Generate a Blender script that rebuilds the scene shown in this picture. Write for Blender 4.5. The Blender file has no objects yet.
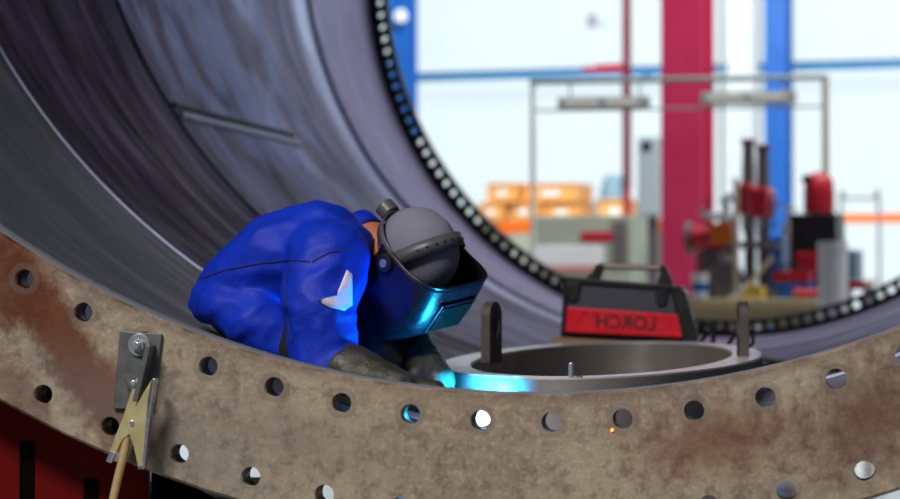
import bpy, bmesh, math, random
from mathutils import Vector, Matrix, noise
from mathutils.bvhtree import BVHTree
random.seed(4)
S = bpy.context.scene
COL = S.collection
PI = math.pi
AX = 2.8                                   # height of the tower axis above the hall floor

# ------------------------------------------------------------------ camera
FPX = 2600.0
YAW, PITCH = 0.149, 0.0151
CAM = Vector((0.5913, -4.994, AX - 1.7421))
cy, sy, cp, sp = math.cos(YAW), math.sin(YAW), math.cos(PITCH), math.sin(PITCH)
VF = Vector((-sy*cp, cy*cp, sp)); VR = Vector((cy, sy, 0)); VU = VR.cross(VF)
cd = bpy.data.cameras.new('camera'); cam = bpy.data.objects.new('camera', cd); COL.objects.link(cam)
cam.matrix_world = Matrix.Translation(CAM) @ Matrix((VR, VU, -VF)).transposed().to_4x4()
cd.sensor_width = 36; cd.lens = FPX/900*36; cd.clip_end = 300
cd.dof.use_dof = True; cd.dof.focus_distance = 5.55; cd.dof.aperture_fstop = 3.5
S.camera = cam

def at(px, py, d):
    """point of the place seen at that spot of the photograph, d metres in front of the lens"""
    return CAM + d*(VF + VR*((px-450)/FPX) - VU*((py-249.5)/FPX))
def on_y(px, py, y):
    v = VF + VR*((px-450)/FPX) - VU*((py-249.5)/FPX)
    return CAM + v*((y-CAM.y)/v.y)

# ------------------------------------------------------------------ object helpers
def link(o, parent=None):
    COL.objects.link(o)
    if parent is not None: o.parent = parent
    return o
def tag(o, label=None, cat=None, group=None, kind=None):
    if label: o['label'] = label
    if cat: o['category'] = cat
    if group: o['group'] = group
    if kind: o['kind'] = kind
    return o
def thing(name, label, cat, loc=(0, 0, 0), rotz=0, group=None):
    o = link(bpy.data.objects.new(name, None)); o.empty_display_size = .1
    o.location = loc; o.rotation_euler = (0, 0, rotz)
    return tag(o, label, cat, group)
def obj(name, bm, mat, parent=None, smooth=False, bevel=0, auto=None, solid=0):
    me = bpy.data.meshes.new(name); bm.normal_update(); bm.to_mesh(me); bm.free()
    for m in (mat if isinstance(mat, (list, tuple)) else [mat]): me.materials.append(m)
    o = link(bpy.data.objects.new(name, me), parent)
    if smooth:
        for p in me.polygons: p.use_smooth = True
        me.set_sharp_from_angle(angle=auto or math.radians(40))
    if solid:
        s = o.modifiers.new('s', 'SOLIDIFY'); s.thickness = solid; s.offset = 0
    if bevel:
        b = o.modifiers.new('b', 'BEVEL'); b.width = bevel; b.segments = 2; b.limit_method = 'ANGLE'
    return o
BM = bmesh.new
def box(bm, c, s, rot=None):
    """c centre, s full sizes"""
    m = Matrix.Translation(c) @ (rot.to_4x4() if rot else Matrix.Identity(4)) @ Matrix.Diagonal((*s, 1))
    bmesh.ops.create_cube(bm, size=1, matrix=m); return bm
def bar(bm, a, b, w, h=None, up=Vector((0, 0, 1))):
    a, b = Vector(a), Vector(b); d = b-a; L = d.length; z = d.normalized()
    if abs(z.dot(up)) > .98: up = Vector((0, 1, 0))
    x = up.cross(z).normalized(); y = z.cross(x)
    m = Matrix.Translation((a+b)/2) @ Matrix((x, y, z)).transposed().to_4x4() @ Matrix.Diagonal((w, h or w, L, 1))
    bmesh.ops.create_cube(bm, size=1, matrix=m); return bm
def cyl(bm, a, b, r, r2=None, n=24, caps=True):
    a, b = Vector(a), Vector(b); d = b-a
    m = Matrix.Translation((a+b)/2) @ d.to_track_quat('Z', 'Y').to_matrix().to_4x4()
    bmesh.ops.create_cone(bm, cap_ends=caps, segments=n, radius1=r, radius2=r if r2 is None else r2, depth=d.length, matrix=m)
    return bm
def ball(bm, c, r, seg=20, s=(1, 1, 1), rot=None):
    m = Matrix.Translation(c) @ (rot.to_4x4() if rot else Matrix.Identity(4)) @ Matrix.Diagonal((*s, 1))
    bmesh.ops.create_uvsphere(bm, u_segments=seg, v_segments=seg//2, radius=r, matrix=m); return bm
def smoothpath(pts, n=8):
    pts = [Vector(p) for p in pts]; out = []
    for i in range(len(pts)-1):
        p0 = pts[max(i-1, 0)]; p1 = pts[i]; p2 = pts[i+1]; p3 = pts[min(i+2, len(pts)-1)]
        for k in range(n):
            t = k/n
            out.append(.5*((2*p1)+(p2-p0)*t+(2*p0-5*p1+4*p2-p3)*t*t+(3*p1-p0-3*p2+p3)*t**3))
    out.append(pts[-1]); return out
def tube(bm, pts, r, n=10, closed=False):
    """r: number or list"""
    pts = [Vector(p) for p in pts]; N = len(pts); rings = []
    t0 = (pts[1]-pts[0]).normalized()
    ref = Vector((0, 0, 1)) if abs(t0.z) < .9 else Vector((1, 0, 0))
    x = ref.cross(t0).normalized()
    for i, p in enumerate(pts):
        if closed: t = (pts[(i+1) % N]-pts[i-1]).normalized()
        else: t = (pts[min(i+1, N-1)]-pts[max(i-1, 0)]).normalized()
        x = (x-t*x.dot(t)).normalized(); y = t.cross(x)
        rr = r[i] if isinstance(r, (list, tuple)) else r
        rings.append([bm.verts.new(p+(x*math.cos(a)+y*math.sin(a))*rr) for a in [2*PI*k/n for k in range(n)]])
    for i in range(N if closed else N-1):
        A, B = rings[i], rings[(i+1) % N]
        for k in range(n): bm.faces.new((A[k], A[(k+1) % n], B[(k+1) % n], B[k]))
    if not closed:
        bm.faces.new(rings[0][::-1]); bm.faces.new(rings[-1])
    return bm
def lathe(bm, prof, n=48, axis=Matrix.Identity(4), a0=0, a1=2*PI):
    """prof: (radius, height) pairs about z"""
    full = abs(a1-a0-2*PI) < 1e-6; m = n if full else n+1; rings = []
    for r, h in prof:
        if r < 1e-6: rings.append([bm.verts.new(axis @ Vector((0, 0, h)))]*m)
        else: rings.append([bm.verts.new(axis @ Vector((r*math.cos(a0+(a1-a0)*k/n), r*math.sin(a0+(a1-a0)*k/n), h))) for k in range(m)])
    for A, B in zip(rings, rings[1:]):
        for k in range(n):
            q = [A[k], A[(k+1) % m], B[(k+1) % m], B[k]]; u = []
            for v in q:
                if v not in u: u.append(v)
            if len(u) > 2:
                try: bm.faces.new(u)
                except ValueError: pass
    return bm
def prism(bm, pts, off):
    """extrude a polygon (list of 3-D points) by a vector"""
    a = [bm.verts.new(Vector(p)) for p in pts]; b = [bm.verts.new(Vector(p)+Vector(off)) for p in pts]
    bm.faces.new(a); bm.faces.new(b[::-1]); n = len(a)
    for i in range(n): bm.faces.new((a[i], b[i], b[(i+1) % n], a[(i+1) % n]))
    bmesh.ops.recalc_face_normals(bm, faces=bm.faces[:]); return bm
def copy_tree(o, parent=None):
    c = o.copy(); link(c, parent)
    for ch in list(o.children): copy_tree(ch, c)
    return c

# ------------------------------------------------------------------ materials
class NT:
    def __init__(s, name):
        s.m = bpy.data.materials.new(name); s.m.use_nodes = True
        s.t = s.m.node_tree; s.n = s.t.nodes; s.l = s.t.links
        s.b = s.n['Principled BSDF']
    def val(s, sock, v):
        if hasattr(v, 'is_output') or hasattr(v, 'links'): s.l.new(v, sock)
        elif isinstance(v, (tuple, list)) and len(v) == 3 and sock.type == 'RGBA': sock.default_value = (*v, 1)
        else: sock.default_value = v
    def set(s, **k):
        for a, v in k.items(): s.val(s.b.inputs[a.replace('_', ' ')], v)
        return s
    def math(s, op, a, b=None, c=None, clamp=False):
        n = s.n.new('ShaderNodeMath'); n.operation = op; n.use_clamp = clamp
        for i, v in enumerate((a, b, c)):
            if v is not None: s.val(n.inputs[i], v)
        return n.outputs[0]
    def pos(s):
        if not hasattr(s, '_p'): s._p = s.n.new('ShaderNodeTexCoord').outputs['Object']
        return s._p
    def sep(s, v):
        n = s.n.new('ShaderNodeSeparateXYZ'); s.l.new(v, n.inputs[0]); return n.outputs
    def comb(s, x, y, z=0.0):
        n = s.n.new('ShaderNodeCombineXYZ')
        for i, v in enumerate((x, y, z)): s.val(n.inputs[i], v)
        return n.outputs[0]
    def noise(s, scale=5, detail=4, rough=.55, vec=None, dist=0):
        n = s.n.new('ShaderNodeTexNoise'); n.inputs['Scale'].default_value = scale
        n.inputs['Detail'].default_value = detail; n.inputs['Roughness'].default_value = rough
        n.inputs['Distortion'].default_value = dist
        s.l.new(vec if vec is not None else s.pos(), n.inputs['Vector']); return n.outputs['Fac']
    def mapr(s, v, a, b, c=0.0, d=1.0, smooth=True):
        n = s.n.new('ShaderNodeMapRange'); n.interpolation_type = 'SMOOTHSTEP' if smooth else 'LINEAR'
        for i, x in enumerate((v, a, b, c, d)): s.val(n.inputs[i], x)
        return n.outputs[0]
    def mix(s, f, a, b, mode='MIX'):
        n = s.n.new('ShaderNodeMix'); n.data_type = 'RGBA'; n.blend_type = mode
        s.val(n.inputs[0], f); s.val(n.inputs[6], a); s.val(n.inputs[7], b); return n.outputs[2]
    def bump(s, h, strength=.3, dist=.01):
        n = s.n.new('ShaderNodeBump'); n.inputs['Strength'].default_value = strength; n.inputs['Distance'].default_value = dist
        s.l.new(h, n.inputs['Height']); s.l.new(n.outputs[0], s.b.inputs['Normal']); return s
def lin(r, g, b):
    f = lambda c: (c/255/12.92) if c/255 <= .04045 else ((c/255+.055)/1.055)**2.4
    return (f(r), f(g), f(b))
def simple(name, rgb, rough=.5, metal=0.0, var=.18, scale=9, coat=0, bump=.0, spec=.5):
    t = NT(name); c = lin(*rgb)
    n = t.noise(scale, 4)
    t.set(Base_Color=t.mix(n, tuple(x*(1-var) for x in c), tuple(min(1, x*(1+var)) for x in c)),
          Roughness=t.mapr(n, .3, .7, max(.03, rough-.07), min(1, rough+.07)), Metallic=metal, Coat_Weight=coat, Specular_IOR_Level=spec)
    if bump: t.bump(t.noise(scale*8, 3), bump, .004)
    return t.m
def emit(name, rgb, strength, var=0.0, scale=.2):
    t = NT(name); c = lin(*rgb)
    if var:
        n = t.noise(scale, 2)
        t.set(Emission_Color=t.mix(n, tuple(x*(1-var) for x in c), c))
    else: t.set(Emission_Color=c)
    t.set(Base_Color=(.1, .1, .1), Emission_Strength=strength, Roughness=.5); return t.m

DT = 2*PI/91; T0 = -.5329
R_IN, R_OUT, R_EDGE, R_RIM = 2.0, 2.1826, 1.9438, 2.236
FT = .082                                   # flange thickness
L_END = 9.2277

def shell_material():
    t = NT('primed_shell_steel'); x, y, z = t.sep(t.pos())
    th = t.math('ARCTAN2', x, t.math('MULTIPLY', z, -1.0))
    rub = t.comb(t.math('MULTIPLY', th, 1.1), t.math('MULTIPLY', y, 3.2), 0.0)
    rub2 = t.comb(t.math('MULTIPLY', th, 2.4), t.math('MULTIPLY', y, 4.5), 3.0)
    n1 = t.noise(1.5, 3, .55, rub, .5); n2 = t.noise(2.2, 4, .6, rub2, .3); n3 = t.noise(14, 4); n4 = t.noise(2.4, 5, .6, t.comb(t.math('MULTIPLY', th, 2.2), y, 7.0), .5)
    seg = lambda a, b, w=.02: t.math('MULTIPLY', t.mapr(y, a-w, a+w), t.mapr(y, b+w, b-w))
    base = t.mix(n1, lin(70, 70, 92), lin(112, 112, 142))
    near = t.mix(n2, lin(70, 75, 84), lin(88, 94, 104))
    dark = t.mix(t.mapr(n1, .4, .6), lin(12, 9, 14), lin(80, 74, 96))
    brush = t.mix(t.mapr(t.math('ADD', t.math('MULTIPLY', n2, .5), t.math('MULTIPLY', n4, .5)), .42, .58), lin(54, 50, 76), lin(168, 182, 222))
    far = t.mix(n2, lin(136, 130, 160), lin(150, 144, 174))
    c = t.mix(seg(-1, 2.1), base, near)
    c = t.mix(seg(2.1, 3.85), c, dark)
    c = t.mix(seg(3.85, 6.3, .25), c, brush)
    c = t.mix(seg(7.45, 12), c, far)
    # bare ground strip beside the second seam
    pol = t.math('MULTIPLY', t.mapr(t.math('ABSOLUTE', t.math('SUBTRACT', y, 4.15)), .5, .05), t.mapr(n2, .42, .6))
    c = t.mix(t.math('MULTIPLY', pol, .75), c, lin(196, 206, 226))
    hl = t.math('MULTIPLY', t.mapr(t.math('ABSOLUTE', t.math('SUBTRACT', y, 7.35)), .34, .12), t.mapr(n1, .2, .5))  # highlight along the third seam, painted into the colour
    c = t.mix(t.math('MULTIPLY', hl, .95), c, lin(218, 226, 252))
    t.set(Base_Color=c, Roughness=t.mapr(n2, .3, .7, .36, .56), Metallic=t.mapr(y, 2.08, 2.12, .35, .8), Specular_IOR_Level=.3, Specular_Tint=t.mix(t.mapr(y, 3.6, 7.2), (.40, .38, .46), (.85, .85, 1.0)))
    t.bump(t.math('ADD', n2, t.math('MULTIPLY', n3, .15)), .10, .006)
    return t.m

def flange_material():
    t = NT('mill_scale_flange_steel'); x, y, z = t.sep(t.pos())
    th = t.math('ARCTAN2', x, t.math('MULTIPLY', z, -1.0))
    r = t.math('SQRT', t.math('ADD', t.math('MULTIPLY', x, x), t.math('MULTIPLY', z, z)))
    fr = t.math('SUBTRACT', t.math('FRACT', t.math('ADD', t.math('DIVIDE', t.math('SUBTRACT', th, T0), DT), .5)), .5)
    u = t.math('MULTIPLY', fr, DT*R_IN)
    dr = t.math('SUBTRACT', r, R_IN)
    dist = t.math('SQRT', t.math('ADD', t.math('MULTIPLY', u, u), t.math('MULTIPLY', dr, dr)))
    nb = t.noise(3.2, 5, .6); nm = t.noise(26, 6, .68); nf = t.noise(85, 5, .7); ns = t.noise(230, 3, .6)
    c = t.mix(t.mapr(nb, .36, .64), lin(136, 122, 108), lin(160, 148, 130))
    c = t.mix(t.math('MULTIPLY', t.mapr(nm, .44, .7), .38), c, lin(182, 172, 150))
    c = t.mix(t.math('MULTIPLY', t.mapr(nm, .5, .36), .5), c, lin(104, 84, 76))
    c = t.mix(t.math('MULTIPLY', t.mapr(nf, .48, .68), .42), c, lin(196, 186, 164))
    c = t.mix(t.math('MULTIPLY', t.mapr(ns, .5, .68), .25), c, lin(88, 70, 62))
    # reddish band under the inner lip, patchy
    lip = t.math('MULTIPLY', t.mapr(r, R_EDGE+.032, R_EDGE+.006), t.mapr(nm, .38, .58))
    c = t.mix(t.math('MULTIPLY', lip, .7), c, lin(100, 76, 70))
    def blob(px, py, dx, dy, ang, col, amt, soft=.5):
        p = on_y(px, py, 0); a = math.radians(ang); ca, sa = math.cos(a), math.sin(a)
        X = t.math('SUBTRACT', x, p.x); Z = t.math('SUBTRACT', z, p.z-AX)
        a1 = t.math('MULTIPLY', t.math('ADD', t.math('MULTIPLY', X, ca), t.math('MULTIPLY', Z, sa)), 520/dx)
        b1 = t.math('MULTIPLY', t.math('SUBTRACT', t.math('MULTIPLY', Z, ca), t.math('MULTIPLY', X, sa)), 520/dy)
        d = t.math('SQRT', t.math('ADD', t.math('MULTIPLY', a1, a1), t.math('MULTIPLY', b1, b1)))
        d = t.math('ADD', d, t.math('MULTIPLY', t.math('SUBTRACT', nm, .5), 1.3))
        m = t.mapr(d, 1.0+soft*.5, 1.0-soft)
        return t.mix(t.math('MULTIPLY', m, amt), c, col)
    c = blob(60, 335, 165, 30, -58, lin(96, 42, 6), .92)
    c = blob(6, 285, 62, 42, -60, lin(86, 38, 6), .9)
    c = blob(125, 405, 60, 26, -55, lin(104, 50, 10), .85)
    c = blob(20, 395, 60, 22, -50, lin(96, 62, 52), .6)
    c = blob(720, 440, 90, 40, 10, lin(104, 62, 48), .75, .9)
    c = blob(870, 420, 90, 60, 30, lin(92, 62, 46), .75, .9)
    c = blob(160, 430, 150, 40, -30, lin(120, 120, 118), .5, .9)
    c = blob(420, 365, 90, 60, 0, lin(160, 142, 116), .35, .9)
    c = blob(300, 440, 120, 40, -15, lin(104, 96, 92), .45, .9)
    # ring each hole has been spot-faced to
    dj = t.math('ADD', dist, t.math('MULTIPLY', t.math('SUBTRACT', nm, .5), .012))
    c = t.mix(t.math('MULTIPLY', t.mapr(dj, .034, .029), .42), c, lin(104, 92, 86))
    # bore and machined lip are bare metal
    bore = t.mapr(r, R_EDGE+.003, R_EDGE+.0005)
    c = t.mix(bore, c, lin(120, 122, 130))
    t.set(Base_Color=c, Roughness=t.mapr(nm, .3, .7, .5, .72), Metallic=.25)
    t.bump(t.math('ADD', t.math('MULTIPLY', nf, .6), nm), .25, .004)
    return t.m

M = {}
M['shell'] = shell_material(); M['flange'] = flange_material()
M['bead'] = simple('weld_bead_steel', (150, 158, 186), .38, .4, .3, 30, bump=.4)
M['beaddark'] = simple('dark_scale_seam', (70, 68, 84), .6, .2, .3, 30, bump=.4)
M['endflange'] = simple('dark_green_primer', (38, 50, 52), .55, 0, .2, 6)
M['doorsteel'] = simple('door_frame_plate_steel', (140, 136, 132), .45, .3, .25, 9, bump=.12)
M['doortop'] = simple('pale_steel_edge', (206, 206, 216), .35, .35, .15, 40)
M['lug'] = simple('dark_lug_plate', (84, 78, 76), .6, .3, .3, 30, bump=.25)
M['zinc'] = simple('zinc_bolt', (198, 206, 212), .3, .8, .12, 60)
M['washer'] = simple('galvanized_washer', (146, 156, 160), .45, .6, .15, 60)
M['plate'] = simple('dark_grey_bracket_steel', (92, 96, 98), .5, .35, .28, 40, bump=.2)
M['brass'] = simple('yellow_passivated_steel', (208, 198, 148), .36, .55, .16, 30)
M['chrome'] = simple('polished_edge_steel', (206, 206, 222), .22, .85, .1, 60)
M['tancable'] = simple('tan_cable_rubber', (172, 146, 102), .6, 0, .22, 60, bump=.3)
M['blackrubber'] = simple('black_rubber', (22, 22, 25), .6, 0, .2, 40)
M['darkred'] = simple('dark_red_machine_paint', (92, 3, 5), .6, 0, .25, 5, spec=.12)
M['blackpaint'] = simple('black_machine_paint', (20, 20, 22), .45, 0, .2, 20)
M['slotblack'] = simple('slot_shadow_black', (6, 4, 4), .9, 0, .1, 20, spec=.05)
M['blackplastic'] = simple('black_plastic', (24, 24, 30), .42, 0, .2, 30)
M['greypanel'] = simple('charcoal_panel', (66, 68, 82), .5, 0, .12, 30)
M['redpanel'] = simple('glossy_red_panel', (232, 24, 48), .32, 0, .08, 20, coat=.3)
M['print'] = simple('dark_print', (44, 18, 28), .5, 0, .05)
M['wood'] = simple('worn_timber', (150, 128, 100), .75, 0, .25, 14, bump=.3)
M['skin'] = simple('skin', (178, 112, 84), .5, 0, .12, 18)
M['leather'] = simple('olive_glove_leather', (46, 44, 34), .5, 0, .4, 22, bump=.4)
M['trouser'] = simple('black_work_cloth', (12, 12, 16), .9, 0, .2, 30, bump=.2)
M['boot'] = simple('black_boot_leather', (22, 20, 20), .5, 0, .2, 30)
M['cap'] = simple('grey_cap_cloth', (116, 116, 136), .85, 0, .14, 26, bump=.25)
M['mask'] = simple('black_mask_shell', (17, 17, 28), .32, 0, .12, 30)
M['strap'] = simple('dark_grey_headgear_plastic', (74, 74, 80), .45, 0, .12, 30)
M['palepatch'] = simple('pale_lavender_patch', (222, 212, 252), .5, 0, .12, 40)
M['lensglass'] = simple('dark_filter_glass', (16, 22, 20), .08, 0, .1)
def jacket_material():
    t = NT('blue_jacket_cotton'); n = t.noise(7, 5, .6); f = t.noise(60, 4, .6)
    w = t.noise(3.5, 3, .5, None, 1.2)
    t.set(Base_Color=t.mix(n, lin(3, 34, 158), lin(6, 54, 202)), Roughness=.6, Specular_IOR_Level=.3)
    t.bump(t.math('ADD', t.math('MULTIPLY', w, 1.2), t.math('MULTIPLY', f, .12)), .5, .02)
    return t.m
M['jacket'] = jacket_material()
M['seamthread'] = simple('dark_blue_thread', (14, 26, 104), .8, 0, .1)

# ------------------------------------------------------------------ the tower section
tower = thing('tower_section', 'huge open steel tower tube lying on its side, welder working inside it', 'steel tube', (0, 0, AX))
def ring_with_holes(y0, y1, r0, r1, rows, N, t0, hr, ns=28, chamfer=.006):
    """ring of N equal cells; every row in rows has one through hole per cell. Axis along y."""
    bm = BM(); dt = 2*PI/N
    P = lambda r, th, y: bm.verts.new((r*math.sin(th), y, -r*math.cos(th)))
    cuts = [r0+chamfer]+[(a+b)/2 for a, b in zip(rows, rows[1:])]+[r1-chamfer]
    skip = set()
    for k in range(N):
        tc = t0+k*dt
        for i, rr in enumerate(rows):
            lo, hi = cuts[i], cuts[i+1]; hw = dt/2
            angs = [2*PI*j/ns for j in range(ns)]
            cs = [math.atan2(e-rr, s*hw*rr) % (2*PI) for s in (-1, 1) for e in (lo, hi)]
            angs = sorted(set([a for a in angs if min(abs(a-c) for c in cs) > .05]+cs))
            inn, out = [], []
            for a in angs:
                ca, sa = math.cos(a), math.sin(a)
                inn.append((rr+hr*sa, tc+hr*ca/rr))
                tx = hw*rr/abs(ca) if abs(ca) > 1e-9 else 1e9
                ty = ((hi-rr) if sa > 0 else (rr-lo))/abs(sa) if abs(sa) > 1e-9 else 1e9
                q = min(tx, ty); out.append((rr+q*sa, tc+q*ca/rr))
            V = [[P(r, th, y) for r, th in l] for y in (y0, y1) for l in (inn, out)]
            n = len(angs)
            for j in range(n):
                j2 = (j+1) % n
                bm.faces.new((V[0][j], V[1][j], V[1][j2], V[0][j2]))
                bm.faces.new((V[2][j], V[2][j2], V[3][j2], V[3][j]))
                f = bm.faces.new((V[0][j], V[0][j2], V[2][j2], V[2][j])); f.smooth = True
        # inner and outer walls with their chamfers
        sub = 3
        for q in range(sub):
            a, b = tc-dt/2+dt*q/sub, tc-dt/2+dt*(q+1)/sub
            for prof in ([(r0+chamfer, y0), (r0, y0+chamfer), (r0, y1-chamfer), (r0+chamfer, y1)],
                         [(r1-chamfer, y1), (r1, y1-chamfer), (r1, y0+chamfer), (r1-chamfer, y0)]):
                for (ra, ya), (rb, yb) in zip(prof, prof[1:]):
                    f = bm.faces.new((P(ra, a, ya), P(ra, b, ya), P(rb, b, yb), P(rb, a, yb))); f.smooth = True
    bmesh.ops.remove_doubles(bm, verts=bm.verts[:], dist=2e-5)
    bmesh.ops.recalc_face_normals(bm, faces=bm.faces[:])
    return bm
fl = obj('flange', ring_with_holes(0, FT, R_EDGE, R_RIM, [R_IN, R_OUT], 91, T0, .0196), M['flange'], tower)
fl['label'] = 'rust-stained flange ring with two rows of bolt holes'
ef = obj('end_flange', ring_with_holes(L_END, L_END+.09, 1.905, 2.03, [1.95], 180, .006, .0195, ns=14), M['endflange'], tower)
ef['label'] = 'dark far flange ring with one row of holes'
RS = lambda y: 2.076-.0075*y                # inner radius of the slightly tapering shell
def shell_bm():
    bm = BM(); n = 220; ys = [FT]+[FT+(L_END-FT)*i/24 for i in range(1, 24)]+[L_END]
    def ring(y, r): return [bm.verts.new((r*math.sin(2*PI*k/n), y, -r*math.cos(2*PI*k/n))) for k in range(n)]
    inn = [ring(y, RS(y)) for y in ys]; out = [ring(y, RS(y)+.03) for y in ys]
    def skin(A, B):
        for k in range(n):
            f = bm.faces.new((A[k], A[(k+1) % n], B[(k+1) % n], B[k])); f.smooth = True
    for A, B in zip(inn, inn[1:]): skin(A, B)
    for A, B in zip(out, out[1:]): skin(B, A)
    bmesh.ops.recalc_face_normals(bm, faces=bm.faces[:]); return bm
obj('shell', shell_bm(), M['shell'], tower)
def seam_ring(y, r, w, mat):
    bm = BM(); n = 260
    pts = []
    for k in range(n):
        a = 2*PI*k/n; R = RS(y)
        pts.append((R*math.sin(a), y+.004*noise.noise(Vector((a*6, y, 0))), -R*math.cos(a)))
    tube(bm, pts, r, 8, closed=True)
    return obj('weld_seam', bm, mat, tower, smooth=True)
seam_ring(2.1, .007, 0, M['bead']); seam_ring(3.82, .009, 0, M['beaddark']); seam_ring(7.5, .02, 0, M['bead'])
bm = BM(); pts = []
for i in range(40):
    y = 3.9+1.95*i/39; a = math.radians(-56.4); R = RS(y)
    pts.append((R*math.sin(a), y, -R*math.cos(a)))
tube(bm, pts, [.016+.006*noise.noise(Vector((0, p[1]*9, 0))) for p in pts], 8)
obj('lengthwise_weld_seam', bm, M['bead'], tower, smooth=True)
bm = BM(); pts2 = []
for i in range(40):
    y = 3.9+1.95*i/39; a = math.radians(-57.6); R = RS(y)
    pts2.append((R*math.sin(a), y, -R*math.cos(a)))
tube(bm, pts2, .012, 8)
obj('seam_backing_strip', bm, M['beaddark'], tower, smooth=True)

def shell_z(x, y=1.5, off=0): return AX-math.sqrt((RS(y)-off)**2-x*x)

# ------------------------------------------------------------------ door frame in the tube's bottom
DX, DY, DZ = -.0324, 2.0, AX-1.9282
DW, DL, DTK = .4167, 1.2, .085
door = thing('door_frame', 'oval thick steel door frame being welded into the tube floor, two lifting lugs on it', 'door frame', (DX, DY, .725))
def door_top(x, y): return DZ-.725+.0104*x+.0144*y            # local height above shell floor
def door_bm(top):
    bm = BM(); n = 120
    def ring(off, zf): 
        out = []
        for k in range(n):
            a = 2*PI*k/n; x = (DW-off)*math.cos(a); y = (DL-off)*math.sin(a); out.append(bm.verts.new((x, y, zf(x, y))))
        return out
    low = lambda x, y: shell_z(x+DX, y+DY)-.725-.012
    hi = door_top
    if top: rings = [ring(.004, lambda x, y: hi(x, y)), ring(.004, lambda x, y: hi(x, y)+.004), ring(DTK-.004, lambda x, y: hi(x, y)+.004), ring(DTK-.004, lambda x, y: hi(x, y))]
    else: rings = [ring(0, low), ring(0, hi), ring(DTK, hi), ring(DTK, low)]
    for i in range(4):
        A, B = rings[i], rings[(i+1) % 4]
        for k in range(n): bm.faces.new((A[k], A[(k+1) % n], B[(k+1) % n], B[k]))
    bmesh.ops.recalc_face_normals(bm, faces=bm.faces[:]); return bm
obj('frame_ring', door_bm(False), M['doorsteel'], door, smooth=True)
o = obj('top_edge', door_bm(True), M['doortop'], door, smooth=True); o['label'] = 'pale top edge of the frame'  # top edge in a paler tone than the ring
def lug(px, py, w, th, h, rz, hole_off=.09):
    d = (CAM.z-(DZ+.004))*FPX/(py-289); p = at(px, py, d)-Vector((DX, DY, .725))
    bm = BM(); pts = []
    W = w/2
    outline = [(-W, -.01), (W, -.01)]+[(W*math.cos(a), h-W+W*math.sin(a)) for a in [PI*k/14 for k in range(15)]]
    hole = [(.022*math.cos(a), hole_off+.034*math.sin(a)) for a in [2*PI*k/20 for k in range(20)]]
    R = Matrix.Rotation(rz, 3, 'Z')
    for s in (-1, 1):
        vo = [bm.verts.new(R @ Vector((u, s*th/2, v))) for u, v in outline]; vh = [bm.verts.new(R @ Vector((u, s*th/2, v))) for u, v in hole]
        eo = [bm.edges.new((vo[i], vo[(i+1) % len(vo)])) for i in range(len(vo))]; eh = [bm.edges.new((vh[i], vh[(i+1) % 20])) for i in range(20)]
        bmesh.ops.triangle_fill(bm, edges=eo+eh, use_beauty=True)
        pts.append((vo, vh))
    for q in (0, 1):
        A, B = pts[0][q], pts[1][q]
        for i in range(len(A)): bm.faces.new((A[i], A[(i+1) % len(A)], B[(i+1) % len(A)], B[i]))
    bmesh.ops.recalc_face_normals(bm, faces=bm.faces[:])
    o = obj('lifting_lug', bm, M['lug'], door, bevel=.002); o.location = p; return o
lug(491.5, 359, .078, .026, .15, PI/2-.30)
lug(743, 357.5, .078, .026, .15, PI/2+.115+.02)
# little stud welded to the near end of the frame
sd = at(571, 389, 5.83)-Vector((DX, DY, .725))
bm = BM(); cyl(bm, sd+Vector((0, 0, -.02)), sd+Vector((0, 0, .055)), .0062, n=12); ball(bm, sd+Vector((0, 0, .055)), .0062, 10)
obj('locating_stud', bm, M['zinc'], door, smooth=True)
bm = BM(); box(bm, sd+Vector((.018, .012, .014)), (.012, .03, .03)); box(bm, sd+Vector((.013, .0, .024)), (.02, .006, .008))
obj('stud_clip', bm, M['plate'], door, bevel=.001)

# ------------------------------------------------------------------ bracket, bolt and earth clamp on the flange
brk = thing('clamp_bracket', 'dark grey bent bracket plate bolted to the flange at the left', 'bracket', on_y(145, 341, 0))
o0 = Vector(brk.location)
Q = lambda px, py, y: on_y(px, py, y)-o0
bm = BM()
prism(bm, [Q(121, 331, -.001), Q(163, 334, -.001), Q(154, 410, -.001), Q(114, 408, -.001)], (0, -.009, 0))
obj('back_plate', bm, M['plate'], brk, bevel=.0015)
bm = BM()
prism(bm, [Q(151, 345, -.01), Q(156, 345, -.01), Q(143, 400, -.01), Q(138, 400, -.01)], (0, -.042, 0))
obj('bent_tab', bm, M['plate'], brk, bevel=.0015)
bp = Q(139.5, 345, -.01)
bm = BM(); cyl(bm, bp, bp+Vector((0, -.005, 0)), .0225, n=36); o = obj('washer', bm, M['washer'], brk, bevel=.001)
bm = BM(); cyl(bm, bp+Vector((0, -.005, 0)), bp+Vector((0, -.013, 0)), .013, n=6); cyl(bm, bp+Vector((0, -.013, 0)), bp+Vector((0, -.024, 0)), .0065, n=16)
obj('bolt', bm, M['zinc'], brk, bevel=.001)

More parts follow.
